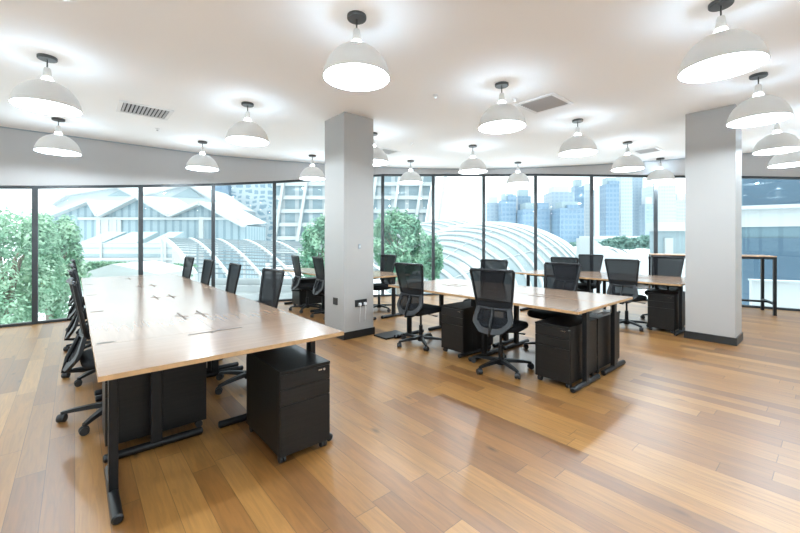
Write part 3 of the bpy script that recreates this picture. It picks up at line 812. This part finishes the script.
# louvred canopy: curved white ribs with grey slats between
t = thing('louvred_canopy', 'white ribbed canopy of curved frames with grey louvre slats outside the left windows', 'canopy', (0, 0, 0), 0)
def rib(k, s):
    top = at(162 + 27.5 * k, 40); bot = at(196 + 33 * k, 27)
    zt, zb = zat(238 + k * .8, 40), zat(277 + k * 1.2, 27)
    bul = math.sin(s * PI * .8)
    return Vector((top[0] + (bot[0] - top[0]) * s, top[1] + (bot[1] - top[1]) * s, zt + (zb - zt) * (s ** 1.35) + .25 * bul))
NR = 7
for k in range(NR):
    b = MB(); P = [rib(k, s / 12) for s in range(13)]
    for p, q_ in zip(P, P[1:]): b.bar(p, q_, .22, .26)
    b.bar(P[-1], (P[-1].x, P[-1].y, GZ), .2, .2, up=(1, 0, 0)); b.bar(P[0], (P[0].x, P[0].y, GZ), .2, .2, up=(1, 0, 0))
    b.build('rib', 'extwhite', t)
for k in range(NR - 1):
    b = MB()
    for s in range(15):
        v = (s + .5) / 15; p, q_ = rib(k, v), rib(k + 1, v)
        b.bar(p, q_, .42, .05, up=(.1, .2, 1))
    o = b.build('louvre_panel', 'slats', t)
t = ext('terrace_wall', 'stepped pale terrace and grey curved duct beneath the louvred canopy', 'wall', 240, 26)
for k in range(5): MB().box(-5, 6, k * 1.1, k * 1.1 + 1.0, GZ, -3.6 + k * .45).build('step', 'extwhite', t)
b = MB(); b.tube([(-5, -1, -1.6), (-2, -1, -2.0), (0, -1, -2.9), (1.5, -1, -3.8), (3, -1, -4.2)], .35, 12); b.build('duct', 'roofgrey', t, True)

# patterned tower
D = 120; k_ = D / F
t = ext('patterned_tower', 'tall building wrapped in a blue and white wavy screen, seen past the third mullion', 'building', 244, D)
MB().box(-24 * k_, 30 * k_, 0, 18, GZ, 40).build('screen_facade', 'patt', t)
b = MB(); b.add([(-26 * k_, -2, GZ), (-8 * k_, -2, GZ), (-18 * k_, -2, 42), (-30 * k_, -2, 42), (-26 * k_, 0, GZ), (-8 * k_, 0, GZ), (-18 * k_, 0, 42), (-30 * k_, 0, 42)], [(0, 1, 2, 3), (4, 7, 6, 5), (0, 4, 5, 1), (1, 5, 6, 2), (2, 6, 7, 3), (3, 7, 4, 0)])
b.build('side_fin', 't_a', t)
# leaning white hotel block
D = 110; k_ = D / F
t = ext('hotel_block', 'white balconied block with slanting columns, behind and beside the left column', 'building', 350, D)
xl, xr0, xr1 = -74 * k_, 68 * k_, 88 * k_
b = MB(); b.extrude_xz([(xl, GZ), (xr0, GZ), (xr1, 30), (xl, 30)], 0, 16); b.build('facade', 'hotel', t)
for i in range(9):
    z = GZ + 4 + i * 3.9; xr = xr0 + (xr1 - xr0) * (z - GZ) / (30 - GZ)
    MB().box(xl, xr, -1.2, 0, z - .5, z + .55).build('balcony', 'extwhite', t)
for i in range(8):
    x = xl + i * 6.6 - 1
    b = MB(); b.bar((x, -1.6, GZ), (x + 5.5, -1.6, 30), .8, .9, up=(0, 1, 0)); b.build('slanted_column', 'extwhite', t)
b = MB(); b.bar((xr0 + .6, -1.6, GZ), (xr1 + .6, -1.6, 30), .8, .9, up=(0, 1, 0)); b.build('slanted_column', 'extwhite', t)

# ribbed shell roofs
def shell(label, px, d, wid, zt, rot, n, lean=0):
    t = ext('ribbed_shell_roof', label, 'shell roof', px, d, None, rot)
    a_, b_, c_ = wid / 2, wid * .36, zt - GZ
    P = lambda th, ph: Vector((a_ * math.cos(th), b_ * math.sin(th) * math.cos(ph), GZ + c_ * math.sin(th) * math.sin(ph)))
    m = MB(); N1, N2 = 36, 24; vs = [P(PI * i / N1, PI * j / N2) for i in range(N1 + 1) for j in range(N2 + 1)]
    m.add(vs, [(i * (N2 + 1) + j, i * (N2 + 1) + j + 1, (i + 1) * (N2 + 1) + j + 1, (i + 1) * (N2 + 1) + j) for i in range(N1) for j in range(N2)])
    m.build('glazed_skin', 'shell', t, True)
    for i in range(1, n):
        th = PI * i / n; m = MB(); m.tube([P(th, PI * j / 24) * 1.0 + Vector((0, 0, .12)) for j in range(25)], .26, 6); m.build('rib', 'extwhite', t, True)
    m = MB()
    for j in range(2, 17, 3): m.tube([P(PI * i / 36, PI * j / 18) + Vector((0, 0, .05)) for i in range(37)], .06, 5)
    m.build('purlins', 'extwhite', t, True)
shell('large ribbed white shell roof outside, between the third last mullions and the blue towers', 492, 62, 40, zat(224, 62), math.radians(48), 30)
shell('smaller ribbed shell roof behind and left of the large one', 452, 95, 46, zat(221, 95), math.radians(40), 26)
t = ext('dome_pavilion', 'small white domed pavilion low between the towers and the right rear chairs', 'pavilion', 592, 75)
m = MB(); m.lathe([(8.2, GZ), (8.2, -2.8), (7.2, -1.8), (5.2, -.6), (2.8, .15), (.01, .4)], 32); m.build('dome', 'extwhite', t, True)
for k in range(10):
    a_ = k * 2 * PI / 10; m = MB(); m.tube([(8.3 * math.cos(a_), 8.3 * math.sin(a_), -2.8), (5.3 * math.cos(a_), 5.3 * math.sin(a_), -.5), (.1 * math.cos(a_), .1 * math.sin(a_), .5)], .12, 6); m.build('rib', 'slats', t, True)

# skyline
def tower(label, px0, px1, py, d, mat, feats=(), dep=None, step=None):
    pc = (px0 + px1) / 2; t = ext('skyscraper', label, 'skyscraper', pc, d, 'skyscrapers on the far skyline')
    w = (px1 - px0) * d / F; z = zat(py, d); dp = dep or w
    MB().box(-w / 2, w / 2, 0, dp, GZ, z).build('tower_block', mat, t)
    MB().box(-w / 2 * .7, w / 2 * .7, dp * .15, dp * .85, z, z + .018 * d).build('roof_plant', 'roofpale' if mat != 't_a' else 'roofgrey', t)
    if step:
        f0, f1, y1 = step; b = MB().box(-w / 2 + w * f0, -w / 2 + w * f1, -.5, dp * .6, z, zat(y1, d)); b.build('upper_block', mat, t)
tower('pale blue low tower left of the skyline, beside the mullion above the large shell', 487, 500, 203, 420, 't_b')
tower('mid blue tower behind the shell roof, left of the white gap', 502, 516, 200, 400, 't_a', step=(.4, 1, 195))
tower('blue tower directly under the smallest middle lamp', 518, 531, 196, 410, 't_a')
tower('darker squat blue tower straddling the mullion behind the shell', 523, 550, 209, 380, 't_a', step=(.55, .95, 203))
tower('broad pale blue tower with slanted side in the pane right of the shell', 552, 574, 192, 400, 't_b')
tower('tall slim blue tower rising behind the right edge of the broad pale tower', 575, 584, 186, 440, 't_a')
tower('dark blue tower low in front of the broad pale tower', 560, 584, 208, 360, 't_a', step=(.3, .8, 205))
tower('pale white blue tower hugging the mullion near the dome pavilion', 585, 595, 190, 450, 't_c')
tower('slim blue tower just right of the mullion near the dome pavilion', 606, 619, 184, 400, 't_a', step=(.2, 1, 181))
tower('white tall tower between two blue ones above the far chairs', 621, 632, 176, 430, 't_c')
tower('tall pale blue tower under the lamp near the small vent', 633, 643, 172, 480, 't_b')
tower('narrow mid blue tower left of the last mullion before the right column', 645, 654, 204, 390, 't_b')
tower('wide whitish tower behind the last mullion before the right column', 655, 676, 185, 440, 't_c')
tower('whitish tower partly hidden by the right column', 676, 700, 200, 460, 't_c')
t = ext('white_podium', 'low white podium block at the foot of the far towers', 'building', 606, 330)
MB().box(-14, 40, 0, 20, GZ, zat(236, 330)).build('podium', 'extwhite', t); MB().box(-14, 40, -.4, 0, zat(241, 330), zat(239, 330)).build('window_strip', 'roofgrey', t)
# far belts of trees: nobody could count them
for px, d, w, h, nm in [(583, 180, 50, zat(243, 180), 'belt of grey green trees beyond the shell roof, left of the dome pavilion'), (648, 150, 50, zat(238, 150), 'rounded mass of dark green trees beyond the right rear desks')]:
    rnd = random.Random(px); b = MB()
    for i in range(5000):
        x = rnd.uniform(-w / 2, w / 2); top = h - (h - GZ) * .5 * (abs(x) / (w / 2)) ** 2 + 1.2 * math.sin(x * .9) * math.sin(x * .37 + 1)
        p = Vector((x, rnd.uniform(0, 8), rnd.uniform(GZ * .3, top))); s = rnd.uniform(.5, 1.0)
        a_ = Vector((rnd.gauss(0, 1), rnd.gauss(0, 1), rnd.gauss(0, 1))).normalized(); c_ = a_.cross(Vector((rnd.gauss(0, 1), rnd.gauss(0, 1), 1))).normalized()
        b.add([p - a_ * s, p + c_ * s * .7, p + a_ * s, p - c_ * s * .7], [(0, 1, 2, 3)])
    x, y = at(px, d); o = b.build('distant_trees', 'hillgreen', None, loc=(x, y, 0), rz=-A); tag(o, nm, 'trees', kind='stuff')
# flat roofed terrace building
D = 60; k_ = D / F
t = ext('terrace_building', 'pale flat roofed terrace building between the last mullion and the right column', 'building', 684, D)
MB().box(-26 * k_, 40 * k_, 0, 3, zat(231, D), zat(222, D)).build('roof_slab', 'extwhite', t)
MB().box(-22 * k_, 40 * k_, 1, 3, GZ, zat(231, D)).build('wall', 'roofgrey', t)
MB().box(-16 * k_, -8 * k_, .6, 1, zat(256, D), zat(238, D)).build('door_panel', 'extwhite', t)
MB().box(-30 * k_, 40 * k_, -6, 1, GZ, zat(259, D)).build('terrace', 'extwhite', t)
# white reflection modelled as a slanted solid by the far trees
D = 45; k_ = D / F
t = ext('white_reflection_block', 'white reflection built as a slanted block before the far trees, above the right rear chairs', 'roof', 612, D)
b = MB(); b.extrude_xz([(-20 * k_, GZ), (-20 * k_, zat(238, D)), (-8 * k_, zat(247, D)), (30 * k_, zat(263, D)), (30 * k_, GZ)], 0, 4); b.build('roof', 'extwhite', t)  # slanted solid stands in for the white reflection, not a roof
# glass office close on the right
x0, y0 = at(742, 19)
t = thing('glass_office_building', 'blue glass office building with white bands close outside the right window', 'building', (x0, y0, 0), math.radians(-72))
# local +x runs along the facade to the right, local -y faces this room
za = lambda py: CZ + (HY - py) * 19 / F
MB().box(-1.2, 22, .05, 8, za(206), 9).build('upper_glazing', 'officeglass', t)
MB().box(-1.3, 22, -.5, .05, za(210), za(206.5)).build('ledge', 'roofpale', t)
MB().box(-1.2, 22, .0, 8, za(227), za(210)).build('spandrel', 'extwhite', t)
MB().box(-1.2, 22, .15, 8, za(238), za(227)).build('middle_glazing', 'officeglass2', t)
MB().box(-1.2, 22, .05, 8, GZ, za(238)).build('lower_glazing', 'officeglass', t)
for k in range(8): MB().box(-.9 + k * 3.1, -.82 + k * 3.1, -.06, 0, za(227), za(210)).build('panel_joint', 'roofgrey', t)
# white parapet outside the right window
x0, y0 = at(752, 10.2)
t = thing('white_parapet', 'white balcony parapet low outside the right window behind the tall table', 'parapet', (x0, y0, 0), math.radians(-68))
zp = lambda py: CZ + (HY - py) * 10.2 / F
MB().box(0, 9, 0, .2, -1.2, zp(281)).build('parapet_wall', 'extwhite', t)
MB().box(-.02, 9.02, -.03, .23, zp(281), zp(281) + .04).build('coping', 'roofpale', t)

# ------------------------------------------------------------------ light
W = bpy.data.worlds.new('hazy_white_sky'); bpy.context.scene.world = W; W.use_nodes = True
bg = W.node_tree.nodes['Background']; bg.inputs[0].default_value = (.90, .965, 1.0, 1); bg.inputs[1].default_value = 1.4
S = bpy.data.lights.new('sun', 'SUN'); S.energy = 2.5; S.angle = math.radians(12); S.color = (1, .97, .92)
so = bpy.data.objects.new('sun', S); C.objects.link(so); so.rotation_euler = (math.radians(11), 0, -A + math.radians(25))

# ------------------------------------------------------------------ camera
cam = bpy.data.cameras.new('camera'); co = bpy.data.objects.new('camera', cam); C.objects.link(co)
cam.sensor_width = 36; cam.lens = F / 800 * 36; cam.shift_y = -26.5 / 800; cam.clip_end = 2000; cam.clip_start = .05
co.location = (0, 0, CZ); co.rotation_euler = (PI / 2, 0, -A)
sc = bpy.context.scene; sc.camera = co
sc.view_settings.view_transform = 'Standard'; sc.view_settings.look = 'None'; sc.view_settings.gamma = 1; sc.view_settings.use_curve_mapping = False
sc.view_settings.exposure = 1.0
cy = sc.cycles; cy.use_denoising = True; cy.max_bounces = 10; cy.diffuse_bounces = 7; cy.glossy_bounces = 4; cy.transparent_max_bounces = 16; cy.sample_clamp_indirect = 5
cy.caustics_reflective = False; cy.caustics_refractive = False
